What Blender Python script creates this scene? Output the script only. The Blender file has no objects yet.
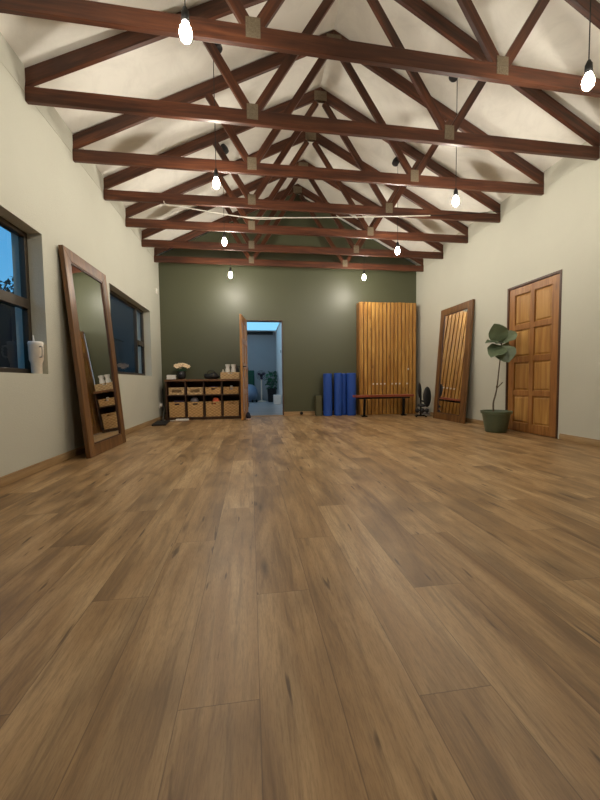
import bpy, bmesh, math, random
from mathutils import Vector, Matrix
random.seed(7)
PI = math.pi
S = bpy.context.scene
C = S.collection

# ------------------------------------------------------------------ layout
XL, XR, YB, YF = -1.785, 3.69, 7.44, -3.6      # side walls, green wall, wall behind the camera
ZT, ZTT = 3.045, 3.165                          # tie beam bottom / top
HEEL, APX, APZ = 3.30, 1.0, 4.675               # rafter top at the walls, ridge
TY = [2.51 + .769 * k for k in range(7)]        # truss positions


def V(*a): return Vector(a)


# ------------------------------------------------------------------ mesh helpers
def bmn(): return bmesh.new()


def box(bm, c, s, rot=None, pivot=None):
    vs = []
    for dx in (-.5, .5):
        for dy in (-.5, .5):
            for dz in (-.5, .5):
                p = Vector((c[0] + dx * s[0], c[1] + dy * s[1], c[2] + dz * s[2]))
                if rot is not None:
                    pv = Vector(pivot if pivot is not None else c)
                    p = pv + rot @ (p - pv)
                vs.append(bm.verts.new(p))
    for f in ((0, 1, 3, 2), (4, 6, 7, 5), (0, 4, 5, 1), (2, 3, 7, 6), (0, 2, 6, 4), (1, 5, 7, 3)):
        bm.faces.new([vs[i] for i in f])
    return bm


def bx(bm, x0, x1, y0, y1, z0, z1):
    return box(bm, ((x0 + x1) / 2, (y0 + y1) / 2, (z0 + z1) / 2), (x1 - x0, y1 - y0, z1 - z0))


def frame_axes(d):
    d = d.normalized()
    u = Vector((0, 0, 1)) if abs(d.z) < .9 else Vector((1, 0, 0))
    a = d.cross(u).normalized()
    b = a.cross(d).normalized()
    return a, b


def tube(bm, pts, r, seg=10, caps=True):
    pts = [Vector(p) for p in pts]
    n = len(pts)
    rs = r if isinstance(r, (list, tuple)) else [r] * n
    rings = []
    a = None
    for i, p in enumerate(pts):
        d = (pts[min(i + 1, n - 1)] - pts[max(i - 1, 0)])
        if d.length < 1e-9: d = Vector((0, 0, 1))
        d.normalize()
        if a is None:
            a, b = frame_axes(d)
        else:
            a = (a - d * a.dot(d)).normalized()
        b = d.cross(a).normalized()
        rings.append([bm.verts.new(p + (a * math.cos(2 * PI * k / seg) + b * math.sin(2 * PI * k / seg)) * rs[i]) for k in range(seg)])
    for i in range(n - 1):
        for k in range(seg):
            k2 = (k + 1) % seg
            bm.faces.new([rings[i][k], rings[i][k2], rings[i + 1][k2], rings[i + 1][k]])
    if caps:
        bm.faces.new(list(reversed(rings[0])))
        bm.faces.new(rings[-1])
    return bm


def lathe(bm, prof, seg=28, c=(0, 0, 0), close=False):
    c = Vector(c)
    rings = []
    for r, z in prof:
        if r < 1e-6:
            rings.append([bm.verts.new(c + Vector((0, 0, z)))])
        else:
            rings.append([bm.verts.new(c + Vector((r * math.cos(2 * PI * k / seg), r * math.sin(2 * PI * k / seg), z))) for k in range(seg)])
    pairs = list(zip(rings[:-1], rings[1:]))
    if close: pairs.append((rings[-1], rings[0]))
    for A, B in pairs:
        for k in range(seg):
            k2 = (k + 1) % seg
            if len(A) == 1 and len(B) == 1: continue
            if len(A) == 1: bm.faces.new([A[0], B[k2], B[k]])
            elif len(B) == 1: bm.faces.new([A[k], A[k2], B[0]])
            else: bm.faces.new([A[k], A[k2], B[k2], B[k]])
    return bm


def ball(bm, c, r, sc=(1, 1, 1), seg=20):
    n = seg // 2
    prof = [(r * math.sin(PI * i / n), -r * math.cos(PI * i / n)) for i in range(n + 1)]
    prof[0] = (0, -r); prof[-1] = (0, r)
    k0 = len(bm.verts)
    lathe(bm, prof, seg)
    bm.verts.ensure_lookup_table()
    for v in bm.verts[k0:]:
        v.co = Vector((v.co.x * sc[0] + c[0], v.co.y * sc[1] + c[1], v.co.z * sc[2] + c[2]))
    return bm


def prism(bm, pts, y0, y1):
    """polygon in x-z, extruded along y"""
    A = [bm.verts.new((x, y0, z)) for x, z in pts]
    B = [bm.verts.new((x, y1, z)) for x, z in pts]
    bm.faces.new(A); bm.faces.new(list(reversed(B)))
    n = len(pts)
    for i in range(n):
        j = (i + 1) % n
        bm.faces.new([A[j], A[i], B[i], B[j]])
    return bm


def obj(name, bm, mat, parent=None, loc=(0, 0, 0), rot=(0, 0, 0), smooth=False, bevel=0, matrix=None, seg=2):
    bmesh.ops.recalc_face_normals(bm, faces=bm.faces[:])
    me = bpy.data.meshes.new(name)
    bm.to_mesh(me); bm.free()
    me.materials.append(mat)
    if smooth:
        for p in me.polygons: p.use_smooth = True
        try: me.set_sharp_from_angle(angle=math.radians(40))
        except Exception: pass
    o = bpy.data.objects.new(name, me)
    C.objects.link(o)
    if matrix is not None: o.matrix_local = matrix
    else:
        o.location = loc; o.rotation_euler = rot
    if parent: o.parent = parent
    if bevel:
        m = o.modifiers.new('bevel', 'BEVEL'); m.width = bevel; m.segments = seg; m.limit_method = 'ANGLE'
    return o


def tag(o, label, cat, group=None):
    o['label'] = label; o['category'] = cat
    if group: o['group'] = group
    return o


def thing(name, label, cat, loc=(0, 0, 0), rz=0, group=None):
    o = bpy.data.objects.new(name, None); C.objects.link(o)
    o.location = loc; o.rotation_euler = (0, 0, rz); o.empty_display_size = .1
    return tag(o, label, cat, group)


def struct(name, bm, mat, parent=None, **k):
    o = obj(name, bm, mat, parent, **k)
    if not parent: o['kind'] = 'structure'
    return o


def sroot(name, loc=(0, 0, 0)):
    o = bpy.data.objects.new(name, None); C.objects.link(o)
    o.location = loc; o['kind'] = 'structure'; o.empty_display_size = .1
    return o


def dup(root, loc, rz=None, label=None):
    r = root.copy(); C.objects.link(r); r.location = loc
    if rz is not None: r.rotation_euler = (0, 0, rz)
    if label: r['label'] = label
    for ch in list(root.children):
        c = ch.copy(); C.objects.link(c); c.parent = r
        for g in list(ch.children):
            d = g.copy(); C.objects.link(d); d.parent = c
    return r


# ------------------------------------------------------------------ materials
def srgb(*c):
    return tuple(((v / 255) / 12.92 if v / 255 <= .04045 else ((v / 255 + .055) / 1.055) ** 2.4) for v in c) + (1,)


class NT:
    def __init__(s, name):
        s.m = bpy.data.materials.new(name); s.m.use_nodes = True
        s.t = s.m.node_tree; s.t.nodes.clear()
        s.out = s.n('ShaderNodeOutputMaterial')

    def n(s, typ, **k):
        nd = s.t.nodes.new(typ)
        for a, b in k.items(): setattr(nd, a, b)
        return nd

    def l(s, a, b): s.t.links.new(a, b)

    def math(s, op, a, b=None, c=None, clamp=False):
        nd = s.n('ShaderNodeMath', operation=op); nd.use_clamp = clamp
        for i, v in enumerate((a, b, c)):
            if v is None: continue
            if isinstance(v, (int, float)): nd.inputs[i].default_value = v
            else: s.l(v, nd.inputs[i])
        return nd.outputs[0]

    def mix(s, f, a, b, mode='MIX'):
        nd = s.n('ShaderNodeMix', data_type='RGBA', blend_type=mode)
        for i, v in ((0, f), (6, a), (7, b)):
            if hasattr(v, 'is_linked') or hasattr(v, 'node'): s.l(v, nd.inputs[i])
            else: nd.inputs[i].default_value = v
        return nd.outputs[2]

    def ramp(s, f, stops):
        nd = s.n('ShaderNodeValToRGB')
        e = nd.color_ramp.elements
        while len(e) < len(stops): e.new(.5)
        for x, (p, c) in zip(e, stops):
            x.position = p; x.color = c
        s.l(f, nd.inputs[0]); return nd.outputs[0]

    def noise(s, vec, scale, detail=3, rough=.55, dist=0):
        nd = s.n('ShaderNodeTexNoise')
        nd.inputs['Scale'].default_value = scale; nd.inputs['Detail'].default_value = detail
        nd.inputs['Roughness'].default_value = rough; nd.inputs['Distortion'].default_value = dist
        if vec is not None: s.l(vec, nd.inputs['Vector'])
        return nd.outputs[0]

    def coord(s, scale=(1, 1, 1)):
        tc = s.n('ShaderNodeTexCoord'); mp = s.n('ShaderNodeMapping')
        mp.inputs['Scale'].default_value = scale
        s.l(tc.outputs['Object'], mp.inputs['Vector'])
        # each object its own piece of the pattern
        oi = s.n('ShaderNodeObjectInfo'); ad = s.n('ShaderNodeVectorMath', operation='ADD')
        cb = s.n('ShaderNodeCombineXYZ')
        r = s.math('MULTIPLY', oi.outputs['Random'], 37.0)
        for i in range(3): s.l(r, cb.inputs[i])
        s.l(mp.outputs[0], ad.inputs[0]); s.l(cb.outputs[0], ad.inputs[1])
        return ad.outputs[0]

    def bsdf(s, col, rough=.5, metal=0, spec=.5, bump=None, bs=.2, bd=.01, emit=None, es=0, coat=0):
        b = s.n('ShaderNodeBsdfPrincipled')
        for key, v in (('Base Color', col), ('Roughness', rough), ('Metallic', metal), ('Specular IOR Level', spec), ('Coat Weight', coat)):
            if hasattr(v, 'node'): s.l(v, b.inputs[key])
            else: b.inputs[key].default_value = v
        if emit: b.inputs['Emission Color'].default_value = emit; b.inputs['Emission Strength'].default_value = es
        if bump is not None:
            bn = s.n('ShaderNodeBump'); bn.inputs['Strength'].default_value = bs; bn.inputs['Distance'].default_value = bd
            s.l(bump, bn.inputs['Height']); s.l(bn.outputs[0], b.inputs['Normal'])
        s.l(b.outputs[0], s.out.inputs[0]); return s.m


def plain(name, col, rough=.5, metal=0, spec=.5, var=.12, scale=30, bs=.05):
    t = NT(name); v = t.coord()
    n = t.noise(v, scale, 3)
    c = t.mix(n, tuple(x * (1 - var) for x in col[:3]) + (1,), tuple(min(1, x * (1 + var)) for x in col[:3]) + (1,))
    return t.bsdf(c, rough, metal, spec, n, bs, .005)


def wood(name, base, dark, light, axis=0, scale=1.0, rough=.42, knots=.5, spec=.5):
    t = NT(name)
    sc = [14 * scale] * 3; sc[axis] = 1.1 * scale
    v = t.coord(tuple(sc))
    g = t.noise(v, 1.6, 6, .62, .6)
    sc2 = [3 * scale] * 3; sc2[axis] = .7 * scale
    v2 = t.coord(tuple(sc2))
    b = t.noise(v2, 1.5, 2)
    sc3 = [75 * scale] * 3; sc3[axis] = 2.5 * scale
    f = t.noise(t.coord(tuple(sc3)), 1.0, 3)
    c = t.ramp(g, [(.3, dark), (.52, base), (.72, light)])
    c = t.mix(t.math('MULTIPLY', t.math('SUBTRACT', 1.0, f, clamp=True), .45), c, dark)
    c = t.mix(t.ramp(b, [(.35, (0, 0, 0, 1)), (.7, (.6, .6, .6, 1))]), c, dark)
    if knots:
        sk = [5 * scale] * 3; sk[axis] = 2.2 * scale
        vo = t.n('ShaderNodeTexVoronoi'); vo.inputs['Scale'].default_value = 1.0
        t.l(t.coord(tuple(sk)), vo.inputs['Vector'])
        k = t.math('MULTIPLY', t.math('SUBTRACT', .16, vo.outputs['Distance'], clamp=True), 6 * knots, clamp=True)
        c = t.mix(k, c, tuple(x * .35 for x in dark[:3]) + (1,))
    return t.bsdf(c, rough, 0, spec, g, .12, .004)


def mat_floor():
    t = NT('laminate_floor')
    W, L = .183, 1.25
    tc = t.n('ShaderNodeTexCoord'); sx = t.n('ShaderNodeSeparateXYZ'); t.l(tc.outputs['Object'], sx.inputs[0])
    x, y = sx.outputs[0], sx.outputs[1]
    u = t.math('DIVIDE', t.math('SUBTRACT', x, .008), W)
    r = t.math('FLOOR', u); fu = t.math('FRACT', u)
    off = t.math('FRACT', t.math('ADD', t.math('MULTIPLY', r, .6792), .0608))
    w = t.math('ADD', t.math('DIVIDE', y, L), off)
    c = t.math('FLOOR', w); fw = t.math('FRACT', w)
    cb = t.n('ShaderNodeCombineXYZ'); t.l(r, cb.inputs[0]); t.l(c, cb.inputs[1])
    wn = t.n('ShaderNodeTexWhiteNoise', noise_dimensions='3D'); t.l(cb.outputs[0], wn.inputs['Vector'])
    rnd = wn.outputs['Value']
    shift = t.math('MULTIPLY', rnd, 91.0)

    def gv(ax, ay):
        k = t.n('ShaderNodeCombineXYZ')
        t.l(t.math('ADD', t.math('MULTIPLY', x, ax), shift), k.inputs[0])
        t.l(t.math('ADD', t.math('MULTIPLY', y, ay), shift), k.inputs[1])
        t.l(shift, k.inputs[2]); return k.outputs[0]
    broad = t.noise(gv(5, 1.0), 1, 4, .55, 1.2)
    fine = t.noise(gv(48, 3.2), 1, 4, .62, .6)
    hair = t.noise(gv(300, 30), 1, 3, .7)
    blotch = t.noise(gv(4, 2.0), 1, 2)
    tone = t.math('MULTIPLY_ADD', rnd, .16, t.math('MULTIPLY', broad, .86))
    col = t.ramp(tone, [(.3, srgb(118, 88, 54)), (.5, srgb(168, 134, 92)), (.7, srgb(194, 162, 119))])
    col = t.mix(t.ramp(fine, [(.33, (.5, .5, .5, 1)), (.52, (0, 0, 0, 1))]), col, srgb(106, 82, 54))
    col = t.mix(t.ramp(hair, [(.35, (.3, .3, .3, 1)), (.55, (0, 0, 0, 1))]), col, srgb(100, 78, 52))
    col = t.mix(t.ramp(blotch, [(.5, (0, 0, 0, 1)), (.72, (.6, .6, .6, 1))]), col, srgb(106, 82, 55))
    crack = t.noise(gv(34, 4.5), 1, 2, .5)
    col = t.mix(t.ramp(crack, [(.67, (0, 0, 0, 1)), (.74, (.75, .75, .75, 1))]), col, srgb(66, 48, 30))
    # dark knots and cracks, drawn out along the board
    vo = t.n('ShaderNodeTexVoronoi'); vo.inputs['Scale'].default_value = 1.0; t.l(gv(9, 2.0), vo.inputs['Vector'])
    wn2 = t.n('ShaderNodeTexWhiteNoise', noise_dimensions='3D'); t.l(vo.outputs['Color'], wn2.inputs['Vector'])
    on = t.math('GREATER_THAN', wn2.outputs['Value'], .72)
    kn = t.math('MULTIPLY', t.math('MULTIPLY', t.math('SUBTRACT', .2, vo.outputs['Distance'], clamp=True), 5.0, clamp=True), on)
    kn = t.math('MULTIPLY', kn, t.math('MULTIPLY', fine, 1.6), clamp=True)
    col = t.mix(kn, col, srgb(58, 42, 28))
    # seams
    e1 = t.math('LESS_THAN', t.math('ABSOLUTE', t.math('SUBTRACT', fu, .5)), .5 - .0013 / W)
    e2 = t.math('LESS_THAN', t.math('ABSOLUTE', t.math('SUBTRACT', fw, .5)), .5 - .0012 / L)
    seam = t.math('SUBTRACT', 1.0, t.math('MULTIPLY', e1, e2))
    col = t.mix(t.math('MULTIPLY', seam, .45), col, srgb(70, 53, 36))
    hgt = t.math('SUBTRACT', t.math('MULTIPLY', fine, .5), seam)
    rough = t.math('MULTIPLY_ADD', fine, .12, .36)
    return t.bsdf(col, rough, 0, .38, hgt, .12, .003)


def plaster(name, col, rough=.85, bump=.35, var=.05, scale=90, blotch=0, spec=.3):
    t = NT(name)
    tc = t.n('ShaderNodeTexCoord'); v = tc.outputs['Object']
    n = t.noise(v, scale, 4, .6)
    b = t.noise(v, 1.7, 4, .6, .5)
    c = t.mix(b, tuple(x * (1 - var) for x in col[:3]) + (1,), tuple(min(1, x * (1 + var)) for x in col[:3]) + (1,))
    if blotch:
        bb = t.noise(v, 3.1, 5, .65, 1.2)
        c = t.mix(t.ramp(bb, [(.45, (0, 0, 0, 1)), (.7, (blotch,) * 3 + (1,))]), c, tuple(x * .72 for x in col[:3]) + (1,))
    return t.bsdf(c, rough, 0, spec, n, bump, .006)


def wicker(name, a, b):
    t = NT(name)
    tc = t.n('ShaderNodeTexCoord'); sx = t.n('ShaderNodeSeparateXYZ'); t.l(tc.outputs['Object'], sx.inputs[0])
    u = t.math('ADD', sx.outputs[0], sx.outputs[1])
    row = t.math('FLOOR', t.math('MULTIPLY', sx.outputs[2], 36))
    ph = t.math('MULTIPLY', t.math('MODULO', row, 2.0), PI)
    s1 = t.math('SINE', t.math('ADD', t.math('MULTIPLY', u, 75), ph))
    s2 = t.math('ABSOLUTE', t.math('SINE', t.math('MULTIPLY', sx.outputs[2], 36 * PI)))
    h = t.math('MULTIPLY', t.math('MULTIPLY_ADD', s1, .5, .5), s2)
    n = t.noise(t.coord((20, 20, 60)), 1, 3)
    c = t.mix(t.math('MULTIPLY_ADD', h, .4, t.math('MULTIPLY', n, .75), clamp=True), b, a)
    return t.bsdf(c, .7, 0, .3, h, .6, .006)


def glass():
    t = NT('window_glass')
    fr = t.n('ShaderNodeFresnel'); fr.inputs[0].default_value = 1.5
    tr = t.n('ShaderNodeBsdfTransparent'); tr.inputs[0].default_value = (.93, .96, .97, 1)
    gl = t.n('ShaderNodeBsdfGlossy'); gl.inputs[1].default_value = .02
    mx = t.n('ShaderNodeMixShader'); ge = t.n('ShaderNodeNewGeometry'); t.l(t.math('MULTIPLY', fr.outputs[0], t.math('SUBTRACT', 1.0, ge.outputs['Backfacing'])), mx.inputs[0]); t.l(tr.outputs[0], mx.inputs[1]); t.l(gl.outputs[0], mx.inputs[2])
    t.l(mx.outputs[0], t.out.inputs[0]); return t.m


def emis(name, col, st):
    t = NT(name); e = t.n('ShaderNodeEmission'); e.inputs[0].default_value = col; e.inputs[1].default_value = st
    t.l(e.outputs[0], t.out.inputs[0]); return t.m


M = {}
M['floor'] = mat_floor()
M['wall'] = plaster('beige_plaster', srgb(192, 191, 177), bump=.5)
M['ceil'] = plaster('white_ceiling', srgb(234, 231, 222), bump=.15, var=.04, scale=30, blotch=.35)
M['green'] = plaster('green_paint', srgb(76, 78, 55), rough=.46, bump=.2, var=.07, scale=120, spec=.6)
M['nextwall'] = plaster('grey_paint', srgb(150, 152, 155), rough=.8, bump=.1)
M['nextceil'] = plaster('plain_white_paint', srgb(225, 226, 226), rough=.8, bump=.1)
M['greyfloor'] = wood('grey_laminate_floor', srgb(172, 174, 178), srgb(136, 138, 142), srgb(196, 198, 200), 0, .6, .3, 0)
M['dark_wall'] = plaster('dark_outside_plaster', srgb(48, 42, 40), rough=.9)
M['ground'] = plaster('outside_paving', srgb(80, 80, 78), rough=.9)
M['skirt'] = wood('skirting_wood', srgb(176, 146, 104), srgb(140, 110, 74), srgb(196, 168, 126), 1, 1, .5, 0)
M['skirtx'] = wood('skirting_wood_across', srgb(176, 146, 104), srgb(140, 110, 74), srgb(196, 168, 126), 0, 1, .5, 0)
M['truss'] = wood('stained_truss_pine', srgb(98, 54, 33), srgb(50, 27, 17), srgb(134, 80, 50), 0, 1.0, .42, .6, .45)
M['plate'] = plain('galvanised_nail_plate', srgb(132, 120, 100), .45, .5, .5, .55, 95, .6)
M['pine'] = wood('golden_pine', srgb(186, 134, 72), srgb(140, 88, 40), srgb(212, 164, 98), 2, 1.0, .36, .8)
M['panel'] = wood('door_panel_pine', srgb(200, 152, 84), srgb(140, 94, 44), srgb(224, 182, 112), 2, .55, .34, .7)
M['doorframe'] = wood('door_rail_pine', srgb(170, 118, 64), srgb(122, 78, 38), srgb(194, 144, 86), 2, 1.0, .36, .5)
M['jamb'] = wood('dark_jamb_wood', srgb(86, 52, 30), srgb(52, 30, 18), srgb(108, 68, 42), 2, 1, .45, 0)
M['mframe'] = wood('mirror_frame_wood', srgb(126, 88, 50), srgb(80, 52, 28), srgb(154, 112, 66), 2, 1.0, .38, .7)
M['slat'] = wood('slat_pine', srgb(196, 146, 72), srgb(146, 96, 40), srgb(222, 178, 104), 2, 1.3, .34, .9)
M['gap'] = plain('dark_gap_board', srgb(62, 38, 18), .7)
M['bench'] = wood('reddish_bench_wood', srgb(172, 92, 68), srgb(128, 60, 42), srgb(196, 120, 92), 0, 1, .3, 0)
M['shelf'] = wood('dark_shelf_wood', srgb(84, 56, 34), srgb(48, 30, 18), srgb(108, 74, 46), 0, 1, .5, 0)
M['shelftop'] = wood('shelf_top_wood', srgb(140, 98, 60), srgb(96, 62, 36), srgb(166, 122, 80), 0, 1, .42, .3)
M['wick'] = wicker('seagrass_weave', srgb(230, 188, 128), srgb(140, 98, 54))
M['wickp'] = wicker('pale_rattan_weave', srgb(236, 206, 156), srgb(150, 110, 66))
M['black'] = plain('matt_black', srgb(24, 24, 25), .55)
M['blackmetal'] = plain('black_metal', srgb(22, 22, 23), .4, .6)
M['frame'] = plain('bronze_window_metal', srgb(70, 60, 48), .4, .5)
M['mirror'] = NT('mirror_silver').bsdf((.86, .88, .87, 1), .015, 1.0)
M['glass'] = glass()
M['white'] = plain('white_plastic', srgb(236, 232, 224), .4)
M['cream'] = plain('cream_enamel', srgb(226, 214, 196), .35)
M['linen'] = plain('white_cotton', srgb(226, 224, 218), .9, bs=.4, scale=120)
M['blue'] = plain('blue_foam', srgb(36, 76, 160), .62, 0, .4, .15, 60, .2)
M['olive'] = plain('olive_card', srgb(84, 82, 58), .8)
M['pot'] = plain('green_plastic_pot', srgb(90, 102, 82), .38)
M['soil'] = plain('dark_soil', srgb(44, 34, 26), .95, bs=.8)
M['bark'] = plain('thin_bark', srgb(88, 74, 58), .85, bs=.5, scale=80)
M['leaf'] = plain('fiddle_leaf_green', srgb(98, 112, 86), .38, 0, .5, .2, 25, .2)
M['leafdark'] = plain('deep_green_leaf', srgb(40, 96, 62), .4, 0, .5, .25, 25, .2)
M['treeleaf'] = plain('outside_tree_leaf', srgb(30, 42, 36), .6, 0, .3, .3, 10)
M['orange'] = plain('orange_rubber', srgb(216, 100, 62), .5)
M['grey'] = plain('grey_rubber', srgb(104, 100, 104), .5)
M['ballblue'] = plain('blue_grey_vinyl', srgb(112, 132, 158), .32)
M['purple'] = plain('dull_purple_cloth', srgb(74, 60, 80), .85)
M['greencloth'] = plain('bottle_green_cloth', srgb(24, 74, 56), .8)
M['petal'] = plain('peach_petal', srgb(240, 216, 180), .7)
M['pinkpale'] = plain('pale_pink_rubber', srgb(226, 196, 184), .6)
M['navy'] = plain('navy_cloth', srgb(34, 36, 52), .8)
M['cable'] = plain('white_cable', srgb(226, 222, 210), .5)
M['greycable'] = plain('grey_cable', srgb(120, 116, 108), .5)
M['cordblack'] = plain('black_flex', srgb(30, 28, 26), .6)
M['bulb'] = emis('glowing_bulb', (1, .925, .80, 1), 560)
M['fillbulb'] = emis('cool_fill_bulb', (.9, .95, 1, 1), 620)  # for the added, unseen bulb in the far room
M['ceilglow'] = emis('lit_ceiling_glow', (.24, .62, .92, 1), 1.15)  # glow that imitates a ceiling lit blue
M['wire'] = plain('white_wire', srgb(220, 218, 212), .4)

# ------------------------------------------------------------------ room shell
TH = .243
struct('floor', bx(bmn(), XL - TH, XR + TH, YF - .15, YB + .0, -.12, 0), M['floor'])

W1 = (1.62, 3.405, .822, 2.042)      # window openings on the left wall: y0, y1, z0, z1
W2 = (4.88, 6.72, .862, 2.035)
b = bmn()
x0, x1 = XL - TH, XL
zt = 3.30
bx(b, x0, x1, YF - .15, W1[0], 0, zt)
bx(b, x0, x1, W1[0], W1[1], 0, W1[2]); bx(b, x0, x1, W1[0], W1[1], W1[3], zt)
bx(b, x0, x1, W1[1], W2[0], 0, zt)
bx(b, x0, x1, W2[0], W2[1], 0, W2[2]); bx(b, x0, x1, W2[0], W2[1], W2[3], zt)
bx(b, x0, x1, W2[1], YB + .15, 0, zt)
struct('wall_left', b, M['wall'])
D0, D1, DZ = 3.735, 4.625, 2.03       # closed door on the right wall
b = bmn()
x0, x1 = XR, XR + TH
bx(b, x0, x1, YF - .15, D0, 0, zt); bx(b, x0, x1, D0, D1, DZ, zt); bx(b, x0, x1, D1, YB + .15, 0, zt)
struct('wall_right', b, M['wall'])
E0, E1, EZ = -.105, .695, 2.03        # doorway in the green wall
b = bmn()
y0, y1 = YB, YB + .15
bx(b, XL, E0, y0, y1, 0, EZ); bx(b, E1, XR, y0, y1, 0, EZ)
prism(b, [(XL, EZ), (XR, EZ), (XR, HEEL - .02), (APX, APZ), (XL, HEEL - .02)], y0, y1)
struct('wall_back', b, M['green'])
b = bmn()
prism(b, [(XL, 0), (XR, 0), (XR, HEEL - .02), (APX, APZ), (XL, HEEL - .02)], YF - .15, YF)
struct('wall_front', b, M['green'])
b = bmn()
sl = (APZ - HEEL) / (APX - XL); sr = (APZ - HEEL) / (XR - APX)
g = .012
zl, zr = HEEL + g - sl * TH, HEEL + g - sr * TH
prism(b, [(XL - TH, zl), (APX, APZ + g), (XR + TH, zr), (XR + TH, zr + .12), (APX, APZ + g + .12), (XL - TH, zl + .12)], YF - .15, YB + .15)
struct('ceiling', b, M['ceil'])

# plaster filling between the trusses where the ceiling meets the side walls
for n, side in ((1, -1), (2, 1)):
    b = bmn()
    ys = [YF] + [v for t_ in TY for v in (t_ - .024 + (.03 if t_ < 3 else 0), t_ + .024 + (.10 if t_ < 3 else .06 if t_ < 3.5 else 0))] + [YB]
    for i in range(0, len(ys), 2):
        wx = XL if side < 0 else XR
        inn = .012 * (1 if side < 0 else -1)
        pts = [(wx - inn * .2, 3.115), (wx + inn * .25, 3.115), (wx + inn, 3.20), (wx + inn, HEEL + .03), (wx - inn * .2, HEEL - .02)]
        prism(b, pts, ys[i] + .001, ys[i + 1] - .001)
    struct('trim_%d' % n, b, M['wall'])

# skirting boards
b = bmn()
for a0, a1 in ((YF, YB),):
    bx(b, XL, XL + .014, a0, a1, 0, .055); bx(b, XL, XL + .009, a0, a1, .055, .072)
struct('baseboard_left', b, M['skirt'], bevel=.003)
b = bmn()
for a0, a1 in ((YF, D0 - .03), (D1 + .03, YB)):
    bx(b, XR - .014, XR, a0, a1, 0, .055); bx(b, XR - .009, XR, a0, a1, .055, .072)
struct('baseboard_right', b, M['skirt'], bevel=.003)
b = bmn()
for a0, a1 in ((XL + .015, E0 - .03), (E1 + .005, XR - .015)):
    bx(b, a0, a1, YB - .016, YB, 0, .07); bx(b, a0, a1, YB - .010, YB, .07, .088)
struct('baseboard_back', b, M['skirtx'], bevel=.003)
struct('trim_3', bx(bmn(), E0, E1, YB - .02, YB + .15, -.0, .012), M['skirtx'], bevel=.004)   # doorway threshold
b = bmn()
bx(b, E1 - .014, E1, YB - .012, YB + .15, .012, EZ); bx(b, E0 + .0, E0 + .014, YB + .06, YB + .15, .012, EZ)
bx(b, E0, E1, YB - .012, YB + .15, EZ - .02, EZ)
struct('trim_4', b, M['jamb'], bevel=.002)

# ------------------------------------------------------------------ windows in the left wall
FX = XL - .115


def window(n, w, mull, trans):
    y0, y1, z0, z1 = w
    r = sroot('window_%d' % n, (FX, (y0 + y1) / 2, z0))
    oy, oz = (y0 + y1) / 2, z0
    b = bmn(); t = .045; d = .05
    for (a0, a1, c0, c1) in ((y0, y1, z0, z0 + t), (y0, y1, z1 - t, z1), (y0, y0 + t, z0 + t, z1 - t), (y1 - t, y1, z0 + t, z1 - t)):
        bx(b, -d, 0, a0 - oy, a1 - oy, c0 - oz, c1 - oz)
    for m in mull: bx(b, -d, 0, m - .022 - oy, m + .022 - oy, z0 + t - oz, z1 - t - oz)
    for (a0, a1, z) in trans: bx(b, -d, .012, a0 - oy, a1 - oy, z - .042 - oz, z + .042 - oz)
    obj('window_frame', b, M['frame'], r, bevel=.004)
    ys = [y0 + t] + sorted(mull) + [y1 - t]
    for i in range(len(ys) - 1):
        a0 = ys[i] + (.022 if i else 0); a1 = ys[i + 1] - (.022 if i < len(ys) - 2 else 0)
        zs = [z0 + t]
        for (p0, p1, z) in trans:
            if p0 <= a0 + .03 and p1 >= a1 - .03: zs.append(z)
        zs.append(z1 - t)
        for k in range(len(zs) - 1):
            c0 = zs[k] + (.042 if k else 0); c1 = zs[k + 1] - (.042 if k < len(zs) - 2 else 0)
            obj('pane', bx(bmn(), -.03, -.024, a0 - oy, a1 - oy, c0 - oz, c1 - oz), M['glass'], r)
    return r


window(1, W1, [2.1], [(W1[0] + .045, W1[1] - .045, 1.425)])
w = window(2, W2, [6.32], [(6.342, W2[1] - .045, 1.43)])
b = bmn(); bx(b, .0, .02, 6.36 - 5.8, 6.39 - 5.8, .50, .53); tube(b, [(.02, .575, .515), (.045, .575, .515), (.05, .575, .40)], .008, 8)
obj('window_handle', b, M['blackmetal'], w)

# ------------------------------------------------------------------ outside the left windows
struct('floor', bx(bmn(), -14, XL - TH - .01, -8, 40, -.3, -.15), M['ground'])
b = bmn()
bx(b, -7.0, -5.6, 13.2, 38, -.15, 6.4)
o = obj('neighbouring_building', b, M['dark_wall'], bevel=.02)
tag(o, 'dark wall of a neighbouring building seen through the left-hand windows at dusk', 'building')
b = bmn(); bx(b, -4.62, -4.42, -6, 13.1, -.15, 2.2); bx(b, -4.66, -4.38, -6, 13.1, 2.2, 2.26)
tag(obj('boundary_wall', b, M['dark_wall'], bevel=.01), 'dark garden boundary wall outside the window with the white tumbler', 'wall')
tr = thing('garden_tree', 'dark leafy tree against the blue evening sky outside the window', 'tree', (-6.5, 10.6, -.15))
b = bmn(); tube(b, [(0, 0, 0), (.05, .03, 1.2), (-.03, 0, 2.2), (.02, 0, 3.4)], [.12, .1, .08, .03], 10)
for k in range(8):
    a = k * 2.4; tube(b, [(0, 0, 1.7 + k * .15), (.5 * math.cos(a), .5 * math.sin(a), 2.2 + k * .15), (.95 * math.cos(a), .95 * math.sin(a), 2.5 + k * .13)], [.04, .025, .01], 6)
obj('trunk', b, M['bark'], tr, smooth=True)
b = bmn(); rg = random.Random(3)
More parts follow.
